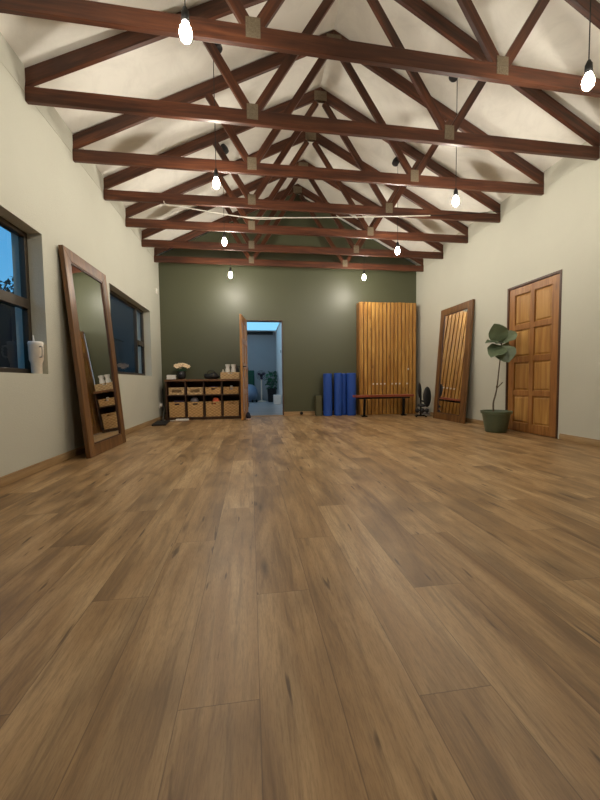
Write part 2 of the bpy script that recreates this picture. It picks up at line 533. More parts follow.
for k in range(1900):
    while True:
        p = V(rg.uniform(-1, 1), rg.uniform(-1, 1), rg.uniform(-1, 1))
        if p.length < 1 and rg.random() < .35 + .65 * p.length: break
    p = V(p.x * 1.25, p.y * 1.45, p.z * 1.2 + 2.55)
    p.z += .28 * math.sin(p.y * 3.1) + .2 * math.sin(p.x * 4)
    a = V(rg.gauss(0, 1), rg.gauss(0, 1), rg.gauss(0, 1)).normalized(); c, d = frame_axes(a)
    s = rg.uniform(.06, .13)
    q = [p - a * s, p + c * s * .4 + d * s * .1, p + a * s, p - c * s * .4 + d * s * .1]
    b.faces.new([b.verts.new(v) for v in q])
obj('foliage', b, M['treeleaf'], tr)

# ------------------------------------------------------------------ roof trusses


def member(name, p0, p1, h, w, mat, parent, bev=.003):
    """timber from p0 to p1 (x-z plane of the truss), grain along its own x"""
    p0, p1 = Vector(p0), Vector(p1)
    d = p1 - p0; L = d.length; ang = math.atan2(d.z, d.x)
    bm = bx(bmn(), -L / 2, L / 2, -w / 2, w / 2, -h / 2, h / 2)
    m = Matrix.Translation((p0 + p1) / 2) @ Matrix.Rotation(-ang, 4, 'Y')
    return obj(name, bm, mat, parent, matrix=m, bevel=bev)


def plumb(name, poly, w, parent):
    """rafter cut plumb at wall and ridge"""
    cx = sum(p[0] for p in poly) / len(poly); cz = sum(p[1] for p in poly) / len(poly)
    d = Vector((poly[1][0] - poly[0][0], 0, poly[1][1] - poly[0][1])); ang = math.atan2(d.z, d.x)
    R = Matrix.Translation((cx, 0, cz)) @ Matrix.Rotation(-ang, 4, 'Y')
    Ri = R.inverted(); bm = bmn()
    loc = [Ri @ Vector((x, 0, z)) for x, z in poly]
    prism(bm, [(v.x, v.z) for v in loc], -w / 2, w / 2)
    return obj(name, bm, M['truss'], parent, matrix=R, bevel=.003)


LBL = ['nearest roof truss, its ridge cut off by the top of the picture',
       'second roof truss from the camera, left end at the beige wall above the first window',
       'third roof truss from the camera, above the leaning mirror on the left',
       'fourth roof truss from the camera, with a white cable looped along its tie beam',
       'fifth roof truss from the camera, just behind the one carrying the white cable',
       'sixth roof truss from the camera, second from the green wall',
       'farthest roof truss, just in front of the green wall']
OX, OZ = 1.0, ZT
rt = thing('roof_truss', LBL[0], 'roof truss', (OX, TY[0], OZ), 0, 'stained timber roof trusses')
e = .002
RD = .125                                   # rafter depth measured plumb


def rz(x): return (HEEL + sl * (x - XL) if x < APX else HEEL + sr * (XR - x)) - OZ


xa, xb = XL + e - OX, XR - e - OX
member('tie_beam', (xa, 0, .06), (xb, 0, .06), .12, .038, M['truss'], rt)
plumb('rafter', [(xa, HEEL - OZ), (-.001, APZ - OZ), (-.001, APZ - OZ - RD * 1.12), (xa + .0, HEEL - OZ - RD * 1.08)], .038, rt)
plumb('rafter', [(xb, HEEL - OZ), (.001, APZ - OZ), (.001, APZ - OZ - RD * 1.12), (xb - .0, HEEL - OZ - RD * 1.08)], .038, rt)
NL, NR = .06 - OX, 1.97 - OX
zt_ = .115
for nx, mx, sgn in ((NL, -.41 - OX, -1), (NR, 2.42 - OX, 1)):
    member('web', (nx + sgn * .028, 0, zt_ + .0), (mx, 0, rz(mx + OX) - RD * .95), .076, .036, M['truss'], rt)
    member('web', (nx - sgn * .028, 0, zt_ + .0), (sgn * .055, 0, APZ - OZ - .2), .076, .036, M['truss'], rt)
for px, pz, pw, ph in ((NL, .105, .10, .135), (NR, .105, .10, .135), (0, APZ - OZ - .115, .17, .125)):
    b = bmn()
    for sgn in (-1, 1):
        bx(b, px - pw / 2, px + pw / 2, sgn * .0205 - .0012, sgn * .0205 + .0012, pz - ph / 2, pz + ph / 2)
    # rows of punched teeth
    for i in range(5):
        for j in range(7):
            for sgn in (-1, 1):
                cx = px - pw / 2 + pw * (i + .5 + .25 * (j % 2)) / 5.4; cz = pz - ph / 2 + ph * (j + .5) / 7
                bx(b, cx - .006, cx + .006, sgn * .0225 - .0015, sgn * .0225 + .0015, cz - .005, cz + .005)
    obj('nail_plate', b, M['plate'], rt)
for k in range(1, 7):
    dup(rt, (OX, TY[k] + (.03 if k == 1 else 0), OZ), .012 if k == 1 else 0, LBL[k])
rt.location.y += .06; rt.rotation_euler.z = .022

# cable looped along the fourth truss
pts = [(-1.02, 4.775, 3.01), (-.71, 4.772, 2.975), (-.42, 4.77, 2.94), (-.15, 4.77, 2.912), (.03, 4.77, 2.905), (.5, 4.77, 2.925), (.97, 4.77, 2.952), (1.7, 4.77, 3.0), (2.3, 4.77, 3.045), (2.57, 4.772, 3.066)]


def smoothpts(p, n=6):
    p = [Vector(a) for a in p]; out = []
    for i in range(len(p) - 1):
        a = p[max(i - 1, 0)]; b_ = p[i]; c = p[i + 1]; d = p[min(i + 2, len(p) - 1)]
        for k in range(n):
            t = k / n
            out.append(.5 * ((2 * b_) + (c - a) * t + (2 * a - 5 * b_ + 4 * c - d) * t * t + (3 * b_ - a - 3 * c + d) * t ** 3))
    out.append(p[-1]); return out


cb = thing('hanging_cable', 'thin white cable strung slackly along the tie beam of the fourth truss', 'cable', (1, 4.79, 3.0))
off = V(1, 4.79, 3.0)
b = bmn(); tube(b, [p - off for p in smoothpts(pts)], .0065, 8)
tube(b, [p - off for p in smoothpts([(-1.02, 4.776, 3.01), (-1.05, 4.79, 3.03), (-1.06, 4.795, 3.06)])], .006, 8)
tube(b, [p - off for p in smoothpts([(-.1, 4.76, 2.905), (.1, 4.76, 2.885), (.32, 4.76, 2.895), (.5, 4.76, 2.925)])], .006, 8)
obj('white_flex', b, M['cable'], cb, smooth=True)
b = bmn(); tube(b, [p - off for p in smoothpts([(2.57, 4.772, 3.066), (3.0, 4.772, 3.108), (3.4, 4.776, 3.155), (3.655, 4.785, 3.19), (3.672, 4.79, 3.2)])], .005, 8)
o = obj('dark_flex', b, M['cordblack'], cb, smooth=True); o['label'] = 'dark end of the cable at the right wall'

# ------------------------------------------------------------------ pendant bulbs


def pendant(x, y, zb, label, proto=None):
    zc = (rz(x) + OZ) + .012
    r = thing('pendant_light', label, 'lamp', (x, y, zc), 0, 'bare bulbs hanging from the ceiling')
    H = zc - zb                            # bulb centre below the ceiling
    s = sl if x < APX else -sr
    ang = math.atan(s)
    b = bmn(); lathe(b, [(0, -.115), (.03, -.115), (.048, -.105), (.052, -.06), (.04, -.02), (.03, -.004), (0, -.004)], 24)
    bmesh.ops.rotate(b, verts=b.verts[:], cent=(0, 0, 0), matrix=Matrix.Rotation(-ang, 3, 'Y'))
    obj('ceiling_rose', b, M['black'], r, smooth=True)
    b = bmn(); tube(b, [(0, 0, -.10), (0, 0, -H + .12)], .0035, 8)
    obj('cord', b, M['cordblack'], r, smooth=True)
    b = bmn(); lathe(b, [(0, -H + .135), (.010, -H + .135), (.016, -H + .12), (.021, -H + .11), (.023, -H + .06), (.020, -H + .052), (0, -H + .052)], 20)
    obj('lamp_holder', b, M['black'], r, smooth=True)
    b = bmn(); lathe(b, [(0, -H - .05), (.014, -H - .048), (.026, -H - .036), (.033, -H - .018), (.034, -H), (.030, -H + .02), (.020, -H + .042), (.014, -H + .054), (0, -H + .054)], 20)
    obj('bulb', b, M['bulb'], r, smooth=True)
    return r


for x, y, z, lb in ((-.325, 2.132, 2.695, 'bare glowing bulb at upper left, nearest of the left row, over the first tie beam'),
                    (-.30, 3.63, 2.695, 'bare glowing bulb, second from the camera in the left row'),
                    (-.33, 5.13, 2.71, 'bare glowing bulb, third from the camera in the left row'),
                    (-.33, 6.63, 2.70, 'bare glowing bulb in front of the green wall above the shelf and doorway'),
                    (2.26, 2.132, 2.70, 'bare glowing bulb at the upper right edge, nearest of the right row'),
                    (2.25, 3.63, 2.675, 'bare glowing bulb, second from the camera in the right row'),
                    (2.24, 5.13, 2.69, 'bare glowing bulb, third from the camera in the right row'),
                    (2.215, 6.63, 2.735, 'bare glowing bulb in front of the green wall above the slatted unit')):
    pendant(x, y, z, lb)

# ------------------------------------------------------------------ right wall door
d = sroot('door_2', (XR, (D0 + D1) / 2, 0))
cy = (D0 + D1) / 2
b = bmn(); t = .03
bx(b, -.006, .10, D0 - cy, D0 + t - cy, 0, DZ); bx(b, -.006, .10, D1 - t - cy, D1 - cy, 0, DZ); bx(b, -.006, .10, D0 + t - cy, D1 - t - cy, DZ - t, DZ)
bx(b, .062, .10, D0 + t - cy, D1 - t - cy, 0, DZ - t)
obj('door_frame', b, M['jamb'], d, bevel=.003)
a0, a1 = D0 + t + .006 - cy, D1 - t - .006 - cy
z0, z1 = .008, DZ - t - .006
b = bmn()
st, rl = .105, .10
ysp = [a0, a0 + st, (a0 + a1) / 2 - .034, (a0 + a1) / 2 + .034, a1 - st, a1]
for i in (0, 2, 4): bx(b, .005, .045, ysp[i], ysp[i + 1], z0, z1)
hh = z1 - z0
zr_ = [(0, .12), (.495, .57), (.955, 1.035), (1.40, 1.475), (hh - .10, hh)]
for i in (1, 3):
    for q0, q1 in zr_: bx(b, .005, .045, ysp[i], ysp[i + 1], z0 + q0, z0 + q1)
obj('door_rails', b, M['doorframe'], d, bevel=.004)
for i in (1, 3):
    for k in range(4):
        p0, p1 = z0 + zr_[k][1], z0 + zr_[k + 1][0]
        b = bmn()
        bx(b, .026, .04, ysp[i] - .0, ysp[i + 1] + .0, p0, p1)
        # raised field
        f = .03
        vs0 = [(.026, ysp[i] + .012, p0 + .012), (.026, ysp[i + 1] - .012, p0 + .012), (.026, ysp[i + 1] - .012, p1 - .012), (.026, ysp[i] + .012, p1 - .012)]
        vs1 = [(.013, ysp[i] + f, p0 + f), (.013, ysp[i + 1] - f, p0 + f), (.013, ysp[i + 1] - f, p1 - f), (.013, ysp[i] + f, p1 - f)]
        A = [b.verts.new(v) for v in vs0]; B = [b.verts.new(v) for v in vs1]
        b.faces.new(B)
        for j in range(4): b.faces.new([A[j], A[(j + 1) % 4], B[(j + 1) % 4], B[j]])
        obj('door_panel', b, M['panel'], d)

# ------------------------------------------------------------------ open door in the green wall
HX, HY = E0 + .012, YB - .006
ang = math.atan2(6.68 - HY, -.185 - HX)
d = sroot('door_1', (HX, HY, 0)); d.rotation_euler = (0, 0, ang)
W_ = .772; b = bmn()
ox = [.0, .11, W_ / 2 - .05, W_ / 2 + .05, W_ - .11, W_]
for i in (0, 2, 4): bx(b, ox[i], ox[i + 1], .0, .04, .014, 2.005)
for i in (1, 3):
    for q0, q1 in ((.014, .16), (.5, .6), (1.0, 1.1), (1.48, 1.58), (1.89, 2.005)): bx(b, ox[i], ox[i + 1], .0, .04, q0, q1)
obj('door_rails', b, M['pine'], d, bevel=.003)
for i in (1, 3):
    for q0, q1 in ((.16, .5), (.6, 1.0), (1.1, 1.48), (1.58, 1.89)):
        b = bx(bmn(), ox[i], ox[i + 1], .014, .026, q0, q1)
        bx(b, ox[i] + .035, ox[i + 1] - .035, .008, .032, q0 + .035, q1 - .035)
        obj('door_panel', b, M['panel'], d, bevel=.004)
b = bmn()
for sgn, y0 in ((1, .04), (-1, 0)):
    bx(b, W_ - .075, W_ - .04, min(y0, y0 + sgn * .006), max(y0, y0 + sgn * .006), .93, 1.1)
    tube(b, [(W_ - .057, y0, 1.03), (W_ - .057, y0 + sgn * .045, 1.03), (W_ - .07, y0 + sgn * .05, 1.03), (W_ - .17, y0 + sgn * .05, 1.03)], .008, 8)
obj('door_handle', b, M['blackmetal'], d, smooth=True)
b = bmn()
for z in (.25, 1.0, 1.75): tube(b, [(-.002, .046, z - .04), (-.002, .046, z + .04)], .006, 8)
obj('hinge', b, M['blackmetal'], d)

# ------------------------------------------------------------------ leaning mirrors


def mirror(side, xb_, y0, yaw, lean, w_, h_, label):
    r = thing('leaning_mirror', label, 'mirror', (xb_, y0, 0), 0, 'tall wood framed mirrors leaning on the side walls')
    e_ = V(math.sin(yaw), math.cos(yaw), 0); n_ = V(side * math.cos(yaw), -side * math.sin(yaw), 0)
    up = V(0, 0, 1) * math.cos(lean) + n_ * math.sin(lean)
    fr = -(e_.cross(up)) if side < 0 else e_.cross(up)   # into the room
    if fr.x * side > 0: fr = -fr
    # local frame: X along width, Y into the wall, Z up the frame
    m = Matrix(((e_.x, -fr.x, up.x, 0), (e_.y, -fr.y, up.y, 0), (e_.z, -fr.z, up.z, 0), (0, 0, 0, 1)))
    lift = .045 * math.sin(lean) if True else 0
    m = Matrix.Translation((0, 0, lift * (1 if (-fr).z < 0 else 0))) @ m
    fw, th = .115, .042
    b = bmn()
    for poly in ([(0, 0), (w_, 0), (w_ - fw, fw), (fw, fw)], [(0, h_), (fw, h_ - fw), (w_ - fw, h_ - fw), (w_, h_)],
                 [(0, 0), (fw, fw), (fw, h_ - fw), (0, h_)], [(w_, 0), (w_, h_), (w_ - fw, h_ - fw), (w_ - fw, fw)]):
        prism(b, poly, 0, th)
    obj('frame', b, M['mframe'], r, matrix=m, bevel=.004)
    b = bmn()                                        # thin inner slip round the glass
    i0, i1 = fw, .014
    for (a0_, a1_, c0, c1) in ((fw, w_ - fw, fw, fw + i1), (fw, w_ - fw, h_ - fw - i1, h_ - fw), (fw, fw + i1, fw + i1, h_ - fw - i1), (w_ - fw - i1, w_ - fw, fw + i1, h_ - fw - i1)):
        bx(b, a0_, a1_, .007, .02, c0, c1)
    obj('inner_slip', b, M['jamb'], r, matrix=m)
    b = bx(bmn(), fw - .004, w_ - fw + .004, .018, .023, fw - .004, h_ - fw + .004)
    obj('mirror_glass', b, M['mirror'], r, matrix=m)
    b = bx(bmn(), fw - .01, w_ - fw + .01, .024, .034, fw - .01, h_ - fw + .01)
    obj('backing_board', b, M['gap'], r, matrix=m)
    return r


mirror(-1, -1.561, 3.63, .015, .081, .95, 2.047, 'tall wooden framed mirror leaning on the left wall between two windows')
mirror(1, 3.489, 5.346, -.007, .072, .954, 2.057, 'tall wooden framed mirror leaning on the right wall, reflecting vertical slats')

# ------------------------------------------------------------------ potted fiddle leaf fig
p = thing('potted_fig', 'young broad-leaved fig plant in a dark green pot beside the panelled door', 'plant', (3.385, 4.42, 0))
b = bmn(); lathe(b, [(0, 0), (.125, 0), (.135, .01), (.178, .255), (.196, .258), (.2, .295), (.188, .297), (.182, .26), (.17, .24), (0, .24)], 36)
obj('pot', b, M['pot'], p, smooth=True)
b = bmn(); lathe(b, [(0, .262), (.08, .258), (.165, .245), (.165, .235), (0, .235)], 24); obj('soil', b, M['soil'], p, smooth=True)
stem = [(-.04, 0, .25), (-.045, 0, .40), (-.015, 0, .52), (.005, 0, .62), (.03, 0, .86), (.06, 0, 1.14), (.065, 0, 1.26)]
b = bmn(); tube(b, smoothpts(stem, 5), [.012 - .006 * i / 30 for i in range(31)], 10)
tube(b, smoothpts([(.0, 0, .60), (.03, .0, .635), (.06, .0, .66), (.095, .01, .69)], 4), .006, 8)
tube(b, [(.0, 0, .61), (-.02, -.02, .63), (-.018, -.03, .65)], .006, 6)
obj('stem', b, M['bark'], p, smooth=True)


def leaf_bm(L, Wd, droop, cup=.15, n=9):
    """fiddle shaped leaf along +x from its stalk, with a midrib fold and thickness"""
    b = bmn(); rows = []
    for i in range(n + 1):
        t = i / n
        wdt = Wd * (math.sin(PI * min(1, t ** .8)) ** .75) * (.72 + .38 * t) if 0 < t < 1 else .002
        x = L * t; z = -droop * L * t * t
        row = []
        for k in (-1, -.5, 0, .5, 1):
            row.append(b.verts.new((x, k * wdt / 2, z + cup * abs(k) * wdt + .012 * math.sin(t * 14 + k * 2) * abs(k))))
        rows.append(row)
    for i in range(n):
        for k in range(4): b.faces.new([rows[i][k], rows[i][k + 1], rows[i + 1][k + 1], rows[i + 1][k]])
    bmesh.ops.recalc_face_normals(b, faces=b.faces[:])
    bmesh.ops.solidify(b, geom=b.faces[:], thickness=.002)
    return b


def put_leaf(parent, base, tip, Wd, roll, droop=.12, mat='leaf', name='leaf', cup=.15, face=None):
    base, tip = Vector(base), Vector(tip)
    d = tip - base; L = d.length
    b = leaf_bm(L * .94, Wd, droop, cup)
    tube(b, [(-.05 * L, 0, .0), (.06 * L, 0, 0)], .0035, 6)
    X = d.normalized(); Z = Vector((0, 0, 1)) if abs(X.z) < .85 else Vector((0, -1, 0))
    if face is not None: Z = Vector((-.6, -.75, face)); Z = (Z - X * Z.dot(X)).normalized()
    Yv = Z.cross(X).normalized(); Z = X.cross(Yv)
    R = Matrix((X, Yv, Z)).transposed().to_4x4() @ Matrix.Rotation(roll, 4, 'X')
    return obj(name, b, M[mat], parent, matrix=Matrix.Translation(base) @ R, smooth=True)


put_leaf(p, (.065, 0, 1.24), (-.09, -.03, 1.51), .27, 0, -.05, face=0.15)
put_leaf(p, (.055, -.01, 1.235), (-.235, -.08, 1.275), .17, 0, .18, face=2.2)
put_leaf(p, (.065, -.01, 1.235), (.24, -.05, 1.41), .25, 0, .1, face=0.9)
put_leaf(p, (.06, -.01, 1.20), (-.19, -.12, 1.03), .27, 0, .05, face=0.5)
put_leaf(p, (.06, -.02, 1.19), (.06, -.16, .95), .29, 0, .05, face=0.25)
put_leaf(p, (.065, 0, 1.2), (.23, -.06, 1.13), .19, 0, .2, face=1.2)
put_leaf(p, (.055, .01, 1.18), (-.06, .13, 1.12), .18, .2, .15)
put_leaf(p, (.06, .01, 1.22), (.12, .16, 1.3), .16, -.2, .15)
put_leaf(p, (.06, .0, 1.2), (-.12, .02, 1.16), .10, .1, .1)

# ------------------------------------------------------------------ slatted wall unit and bench
LX0, LX1, LY, LZ = 2.305, 3.575, 7.20, 2.40
u = thing('slatted_wall_unit', 'tall honey pine unit clad in vertical slats against the green wall', 'cabinet', (LX0, LY, 0))
LW = LX1 - LX0; LD = YB - .018 - LY
b = bmn(); bx(b, 0, LW, .02, LD, .0, LZ); obj('carcass', b, M['pine'], u, bevel=.004)
b = bx(bmn(), .012, LW - .012, .012, .0199, .012, LZ - .012); obj('backing_board', b, M['gap'], u)
b = bmn(); ns = 15; pit = LW / ns
for i in range(ns):
    dz = random.uniform(-.004, .004)
    bx(b, i * pit + .0085, (i + 1) * pit - .0085, -.016 + random.uniform(-.002, .002), .0119, .006, LZ - .005 + dz)
sl_o = obj('slat_front', b, M['slat'], u, bevel=.004)
b = bmn(); tube(b, [(3.378 - LX0, -.016, .976), (3.378 - LX0, -.03, .976)], .009, 10); ball(b, (3.378 - LX0, -.04, .976), .018, seg=16)
obj('knob', b, M['white'], u, smooth=True)
for cx in (2.573, 2.655, 2.737, 2.817, 3.052, 3.142, 3.232, 3.323):
    i = int((cx - LX0) / pit); cx = LX0 + (i + .5) * pit
    b = bmn(); bx(b, -.014, .014, -.005, 0, -.016, .016)
    tube(b, [(0, -.004, .004), (0, -.03, .002), (0, -.036, .014)], .006, 8)
    obj('peg', b, M['white'], u, loc=(cx - LX0, -.0175, .664), smooth=True)

bn = thing('narrow_bench', 'low narrow bench with reddish seat and black legs before the slatted unit', 'bench', (2.75, 6.93, 0), .085)
b = bx(bmn(), -.67, .62, -.12, .09, .397, .442); obj('seat', b, M['bench'], bn, bevel=.008)
b = bx(bmn(), -.60, .56, -.05, .03, .36, .3969); obj('under_rail', b, M['black'], bn)
for lx in (-.46, .42):
    b = bmn()
    tube(b, [(lx, -.05, .359), (lx - .012, -.05, .02)], .026, 10); bx(b, lx - .06, lx + .05, -.075, -.025, 0, .022)
    obj('leg', b, M['blackmetal'], bn)
    b = bmn()
    tube(b, [(lx + .03, .035, .359), (lx + .025, .035, .02)], .022, 10); bx(b, lx - .01, lx + .06, .012, .06, 0, .022)
    obj('leg', b, M['blackmetal'], bn)

# ------------------------------------------------------------------ blue foam rollers and olive box


def roller(x, y, r_, h_, label):
    t_ = thing('foam_roller', label, 'exercise roller', (x, y, 0), random.uniform(0, 6), 'blue foam rollers standing by the green wall')
    b = bmn(); lathe(b, [(.02, 0), (r_ - .008, 0), (r_, .008), (r_, h_ - .008), (r_ - .008, h_), (.02, h_), (.02, h_ - .01), (.02, .01)], 32, close=True)
    obj('foam_body', b, M['blue'], t_, smooth=True)
    b = bmn(); lathe(b, [(.012, .002), (.02, .002), (.02, h_ - .001), (.012, h_ - .001)], 16, close=True)
    obj('core', b, M['navy'], t_, smooth=True)


roller(1.616, 7.24, .094, .895, 'leftmost upright blue foam roller, next to the olive box')
roller(1.842, 7.25, .087, .905, 'upright blue foam roller in the middle of the row')
roller(2.125, 7.22, .098, .90, 'rightmost upright blue foam roller, closest to the slatted unit')
roller(1.985, 7.335, .070, .895, 'upright blue foam roller set back in the gap between two others')
b = bmn(); bx(b, -.065, .065, -.08, .08, 0, .425)
o = obj('storage_box', b, M['olive'], loc=(1.43, 7.325, 0), bevel=.006)
tag(o, 'small upright olive box on the floor left of the blue rollers', 'box')
b = bmn(); tube(b, [(0, 0, 0), (0, -.012, 0)], .034, 16); tube(b, [(0, -.012, 0), (0, -.05, 0)], .018, 16); tube(b, [(0, -.05, 0), (0, -.062, 0)], .026, 16)
o = obj('door_stop', b, M['black'], loc=(1.075, YB - .0175, .052), smooth=True)
tag(o, 'small dark round door stop on the skirting right of the doorway', 'door stop')

# ------------------------------------------------------------------ black padded apparatus and white rack beside the unit
t_ = thing('padded_exercise_stand', 'black folding exercise stand with oval pads between slatted unit and mirror', 'exercise equipment', (3.38, 6.52, 0), -.35)
b = bmn()
tube(b, [(-.03, .02, .03), (-.03, .02, .40), (-.04, .03, .62)], .018, 10)
tube(b, [(-.12, -.08, .018), (-.12, .12, .018)], .016, 10); tube(b, [(.06, -.08, .018), (.06, .12, .018)], .016, 10); tube(b, [(-.12, .02, .03), (.06, .02, .03)], .018, 10)
tube(b, [(-.03, .02, .33), (.04, .0, .30), (.07, .03, .33)], .016, 10)
obj('frame', b, M['blackmetal'], t_, smooth=True)
b = bmn(); ball(b, (0, 0, 0), 1, (.085, .032, .205), 24); obj('pad', b, M['black'], t_, loc=(.09, .02, .40), rot=(-.06, .04, .35), smooth=True)
b = bmn(); ball(b, (0, 0, 0), 1, (.07, .03, .16), 24); obj('pad', b, M['black'], t_, loc=(-.055, .0, .53), rot=(-.05, -.05, 1.1), smooth=True)
b = bmn(); ball(b, (0, 0, 0), 1, (.085, .07, .03), 20); obj('saddle', b, M['black'], t_, loc=(-.02, -.03, .235), rot=(.1, .1, 0), smooth=True)
for sx in (-1,):
    b = bmn(); ball(b, (0, 0, 0), 1, (.05, .05, .05), 16); tube(b, [(-.09, 0, 0), (.09, 0, 0)], .014, 8); ball(b, (.09, 0, 0), .042); ball(b, (-.09, 0, 0), .042)
    obj('weight', b, M['black'], t_, loc=(-.01, -.02, .13), smooth=True)
rk = thing('wire_basket', 'white wire basket on the floor behind the black exercise stand', 'basket', (3.585, 6.83, 0))
b = bmn()
for z in (.008, .07, .14, .2):
    tube(b, [(-.08, -.10, z), (.075, -.10, z), (.075, .10, z), (-.08, .10, z), (-.08, -.10, z)], .004, 6)
for k in range(9):
    x = -.08 + .155 * k / 8
    tube(b, [(x, -.10, .2), (x, -.10, .008), (x, .10, .008), (x, .10, .2)], .003, 6)
obj('wire_body', b, M['wire'], rk)
b = bmn(); box(b, (0, 0, .075), (.14, .18, .12)); o = obj('folded_cloth', b, M['purple'], loc=(3.582, 6.83, .013), bevel=.02)
tag(o, 'dull purple folded cloth inside the white wire basket', 'cloth')

# ------------------------------------------------------------------ cube shelf with baskets
SX0, SX1, SY, SZ = -1.645, -.20, 7.08, .80
SD = YB - .02 - SY
s = thing('cube_shelf', 'low dark wooden shelf with eight compartments against the green wall', 'shelf', (SX0, SY, 0))
SW = SX1 - SX0; pt = .026
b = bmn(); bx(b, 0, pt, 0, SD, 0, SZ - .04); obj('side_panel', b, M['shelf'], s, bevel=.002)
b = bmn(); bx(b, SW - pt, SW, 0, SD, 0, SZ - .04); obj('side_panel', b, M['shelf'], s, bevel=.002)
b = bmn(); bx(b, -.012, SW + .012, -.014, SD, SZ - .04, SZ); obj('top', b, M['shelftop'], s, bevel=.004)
b = bmn(); bx(b, pt, SW - pt, .005, SD, .03, .055); bx(b, pt, SW - pt, .012, .03, 0, .03); obj('bottom_board', b, M['shelf'], s, bevel=.002)
b = bmn(); bx(b, pt, SW - pt, .004, SD - .008, .475, .497); obj('middle_board', b, M['shelf'], s, bevel=.002)
b = bmn(); bx(b, pt, SW - pt, SD - .008, SD, .03, SZ - .04); obj('back_board', b, M['gap'], s)
cw = (SW - 2 * pt) / 4
for i in (1, 2, 3):
    b = bmn(); xx = pt + cw * i
    bx(b, xx - .011, xx + .011, .003, SD - .009, .4975, SZ - .0405); bx(b, xx - .011, xx + .011, .003, SD - .009, .0555, .4745)
    obj('divider', b, M['shelf'], s, bevel=.002)


def basket_bm(w_, d_, h_, hole, hz, fill):
    """open box with a slotted front, floor raised to hold what lies in it"""
    b = bmn(); t = .012
    bx(b, -w_ / 2, -w_ / 2 + t, 0, d_, 0, h_); bx(b, w_ / 2 - t, w_ / 2, 0, d_, 0, h_)
    bx(b, -w_ / 2 + t, w_ / 2 - t, d_ - t, d_, 0, h_)
    bx(b, -w_ / 2 + t, w_ / 2 - t, t, d_ - t, 0, fill)
    hw, hh_ = hole
    bx(b, -w_ / 2 + t, -hw / 2, 0, t, 0, h_); bx(b, hw / 2, w_ / 2 - t, 0, t, 0, h_)
    bx(b, -hw / 2, hw / 2, 0, t, 0, hz - hh_ / 2); bx(b, -hw / 2, hw / 2, 0, t, hz + hh_ / 2, h_)
    return b


low = ['tall wicker basket in the bottom left compartment of the shelf', 'tall wicker basket below a grey ball, second from left in bottom row',
       'tall wicker basket holding an orange ball in the bottom row', 'tall wicker basket in the bottom right compartment beside the open door']
up_ = ['short pale wicker basket in the top left compartment of the shelf', 'short pale wicker basket, second from left in the top row',
       'short wicker basket, third from left in the top row, holding purple cloth', 'short wicker basket in the top right compartment beside the open door']
proto = None; proto2 = None
for i in range(4):
    cx = SX0 + pt + cw * (i + .5) + .008
    if proto is None:
        proto = thing('wicker_basket', low[0], 'basket', (cx, SY + .012, .056), 0, 'wicker baskets in the shelf')
        obj('basket_body', basket_bm(.295, .29, .29, (.09, .028), .255, .225), M['wick'], proto, bevel=.004)
        b = bmn()
        for (a0, a1, c0, c1) in ((-.151, .151, -.004, .016), (-.151, .151, .278, .294), (-.151, -.133, .016, .278), (.133, .151, .016, .278)): bx(b, a0, a1, c0, c1, .283, .297)
        obj('rim', b, M['wick'], proto, bevel=.004)
    else: dup(proto, (cx, SY + .012, .056), None, low[i])
    if i in (0, 2):
        proto2 = thing('wicker_basket', up_[i], 'basket', (cx, SY + .012, .498), 0, 'wicker baskets in the shelf')
        mt = M['wickp'] if i == 0 else M['wick']
        hs = ((.18, .06), .072) if i == 0 else ((.075, .026), .105)
        obj('basket_body', basket_bm(.295, .29, .135, hs[0], hs[1], .02 if i == 0 else .09), mt, proto2, bevel=.004)
        b = bmn()
        for (a0, a1, c0, c1) in ((-.151, .151, -.004, .016), (-.151, .151, .278, .294), (-.151, -.133, .016, .278), (.133, .151, .016, .278)): bx(b, a0, a1, c0, c1, .130, .142)
        obj('rim', b, mt, proto2, bevel=.004)
    else: dup(proto2, (cx, SY + .012, .498), None, up_[i])


def cxs(i): return SX0 + pt + cw * (i + .5) + .008


o = obj('exercise_ball', ball(bmn(), (0, 0, 0), .082, seg=24), M['grey'], loc=(cxs(1) - .03, SY + .12, .281 + .082), smooth=True)
tag(o, 'small grey ball lying in a tall wicker basket', 'ball')
o = obj('exercise_ball', ball(bmn(), (0, 0, 0), .075, seg=24), M['orange'], loc=(cxs(2) + .045, SY + .11, .281 + .075), smooth=True)
tag(o, 'small orange ball lying in a tall wicker basket', 'ball')


def cloth_roll(name, x, y, z, r_, L, mat, label, rzz=0, sq=.8):
    b = bmn(); n = 9
    prof = [(0, -L / 2), (r_ * .7, -L / 2), (r_, -L / 2 + .012), (r_ * 1.02, 0), (r_, L / 2 - .012), (r_ * .7, L / 2), (0, L / 2)]
    lathe(b, prof, 18)
    bmesh.ops.rotate(b, verts=b.verts[:], cent=(0, 0, 0), matrix=Matrix.Rotation(PI / 2, 3, 'Y'))
    for v in b.verts: v.co.z *= sq
    o = obj(name, b, mat, loc=(x, y, z + r_ * sq), rot=(0, 0, rzz), smooth=True)
    return tag(o, label, 'cloth')


cloth_roll('rolled_cloth', cxs(0) + .02, SY + .14, .2815, .065, .2, M['purple'], 'dark purple rolled cloth in the bottom left basket', .2)
cloth_roll('rolled_cloth', cxs(2) - .0, SY + .14, .588, .045, .17, M['purple'], 'purple rolled cloth showing over the rim of a short basket', -.1)
o = obj('small_white_jar', lathe(bmn(), [(0, 0), (.03, 0), (.034, .008), (.034, .05), (.026, .06), (.026, .075), (0, .077)], 20), M['white'], loc=(cxs(3) + .01, SY + .12, .588), smooth=True)
tag(o, 'small white jar poking out of the top right basket', 'jar')

